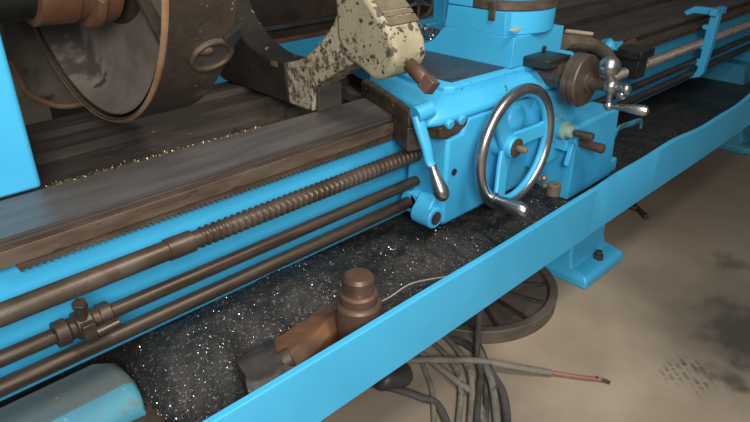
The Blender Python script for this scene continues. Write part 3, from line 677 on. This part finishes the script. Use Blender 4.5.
cable([(440, 332), (456, 348), (469, 370), (472, 395), (466, 470)], .011, 'grey cable bending down the middle of the tangle', cable_m, .02, G_)
cable([(456, 328), (476, 345), (488, 372), (494, 395), (502, 470)], .012, 'brown cable at the right side of the tangle', cable_m, .028, G_)
b = nb(); tube(b, [V(1.600, 1.075, .395), V(1.602, 1.075, .22), V(1.60, 1.07, .08), V(1.565, 1.04, .035)]+[at(x, y, 'Z', .03) for x, y in ((481, 375), (478, 400), (473, 470))], .0125, 12, 8)
tag(obj('cable', b, cable_d), 'dark cable hanging from under the tray and running straight down the tangle', 'cable', G_)
cable([(430, 340), (450, 360), (461, 388), (452, 470)], .010, 'thin brown cable between the middle strands of the tangle', cable_m, .015, G_)
cable([(466, 326), (484, 355), (486, 385), (486, 470)], .0095, 'thin grey cable under the hanging dark one', cable_d, .0, G_)
cable([(420, 358), (428, 378), (433, 398), (436, 470)], .009, 'thin grey cable left of the tangle running to the bottom edge', cable_m, 0, G_)
cable([(448, 336), (474, 350), (493, 376), (505, 402), (508, 470)], .014, 'dark outermost cable curving round the right of the tangle', cable_d, .006, G_)
b = nb(); bmesh.ops.create_icosphere(b, subdivisions=3, radius=.06, matrix=Matrix.Translation((1.26, 1.19, .045)) @ Matrix.Diagonal((1.2, 1, .75, 1)))
for v in b.verts: v.co += noise.noise_vector(v.co*16)*.02; v.co.z = max(0, v.co.z)
tag(obj('iron_lump', b, grease, None), 'dark greasy iron lump on the floor under the tray left of the cables', 'lump')
def fitting(px, py, ang, ln, label):
    b = nb(); p_ = at(px, py, 'Z', .016); d = V(math.cos(ang), math.sin(ang), 0)
    cyl(b, p_-d*ln*.5, p_+d*ln*.3, .015, seg=14); hexa(b, p_+d*ln*.3, p_+d*ln*.5, .0185); return tag(obj('pipe_fitting', b, grease, None, .002), label, 'pipe fitting', 'loose pipe fittings on the floor')
fitting(640, 211, -2.25, .15, 'longest brown pipe fitting on the floor right of the pedestal')
fitting(631, 207, -1.4, .07, 'short brown pipe fitting beside the longest one right of the pedestal')
fitting(624, 206, .3, .05, 'smallest brown pipe fitting nearest the blue pedestal')

# ------------------------------------------------------------------ behind the lathe
bgm = thing('background_machine', 'dark brown machine with a blue tray standing behind the lathe', 'machine', (2.6, 3.6, 0))
b = nb(); box(b, 1.2, 5.0, 3.25, 4.2, .86, 1.7); obj('machine_body', b, dark_m, bgm, .02)
b = nb(); box(b, 1.2, 5.0, 3.19, 3.26, .86, .885); obj('ledge', b, way_d, bgm, .005)
b = nb(); box(b, 1.2, 5.0, 3.235, 4.2, 0, .86); obj('machine_base', b, dark_m, bgm, .01)
b = nb(); box(b, 1.2, 5.0, 3.20, 3.235, .772, .80); obj('rusty_strip', b, hub_m, bgm, .004)
b = nb(); loft(b, [[(1.2, 3.2, .772), (5, 3.2, .772), (5, 3.2, .76), (1.2, 3.2, .76)], [(1.2, 2.55, .60), (5, 2.55, .60), (5, 2.55, .588), (1.2, 2.55, .588)]]); obj('splash_tray', b, blue, bgm)
b = nb(); box(b, 1.25, 1.28, 2.56, 3.2, 0, .6); obj('tray_support', b, blue_dull_dim, bgm)
b = nb(); box(b, 2.4, 2.43, 2.56, 3.2, .0, .60); obj('tray_support', b, blue_dull_dim, bgm)
sw = thing('spoked_wheel', 'small spoked iron wheel seen between steady rest and cross slide', 'wheel', (3.10, 2.7, .75))
wc2 = at(419, 2, 'Y', 2.75); sw.location = wc2
b = nb(); torus(b, wc2, (-.3, -1, 0), .105, .014, 48, 12); obj('wheel_rim', b, tan_c, sw)
for k in range(5):
    a = 2*PI*k/5+.3; ax_, u, w = frame((-.3, -1, 0)); d = u*math.cos(a)+w*math.sin(a)
    b = nb(); cyl(b, wc2+d*.015, wc2+d*.098, .012, .009, 10); obj('spoke', b, tan_c, sw)
b = nb(); cyl(b, wc2+V(0, .02, 0), wc2+V(-.01, -.03, 0), .022, seg=20); obj('wheel_hub', b, polish, sw)
b = nb(); cyl(b, wc2+V(.0, .0, 0), wc2+V(.12, .50, 0), .012, seg=12); obj('wheel_shaft', b, grease, sw)
b = nb(); loft(b, [R4(2.34, 2.72, 2.126, 2.24, .62), R4(2.34, 2.72, 2.126, 2.24, 1.01)]); loft(b, [R4(2.61, 2.73, 2.14, 2.22, .62), R4(2.61, 2.73, 2.14, 2.22, 1.32)])
tag(obj('taper_bracket', b, blue, None, .006), 'blue upright bracket bolted behind the bed left of the cross slide', 'bracket')

# ------------------------------------------------------------------ light
def area(loc, target, size, power, col, sy=None):
    d = bpy.data.lights.new('lamp', 'AREA'); d.energy = power; d.color = col; d.size = size
    if sy: d.shape = 'RECTANGLE'; d.size_y = sy
    o = bpy.data.objects.new('lamp', d); C.objects.link(o); o.location = loc
    o.rotation_euler = (Vector(target)-Vector(loc)).to_track_quat('-Z', 'Y').to_euler(); return o
area((-.55, -.9, 2.3), (.8, 1.3, .75), 1.0, 80, (1, .98, .95), .9)
area((1.2, .15, 2.7), (1.2, 1.1, .5), .5, 26, (1, .94, .86))
w = bpy.data.worlds.new('workshop'); S.world = w; w.use_nodes = True
bgn = w.node_tree.nodes['Background']; bgn.inputs[0].default_value = (.9, .95, 1, 1); bgn.inputs[1].default_value = .13

S.view_settings.view_transform = 'Standard'; S.view_settings.look = 'None'
S.view_settings.gamma = 1; S.view_settings.use_curve_mapping = False; S.view_settings.exposure = .28
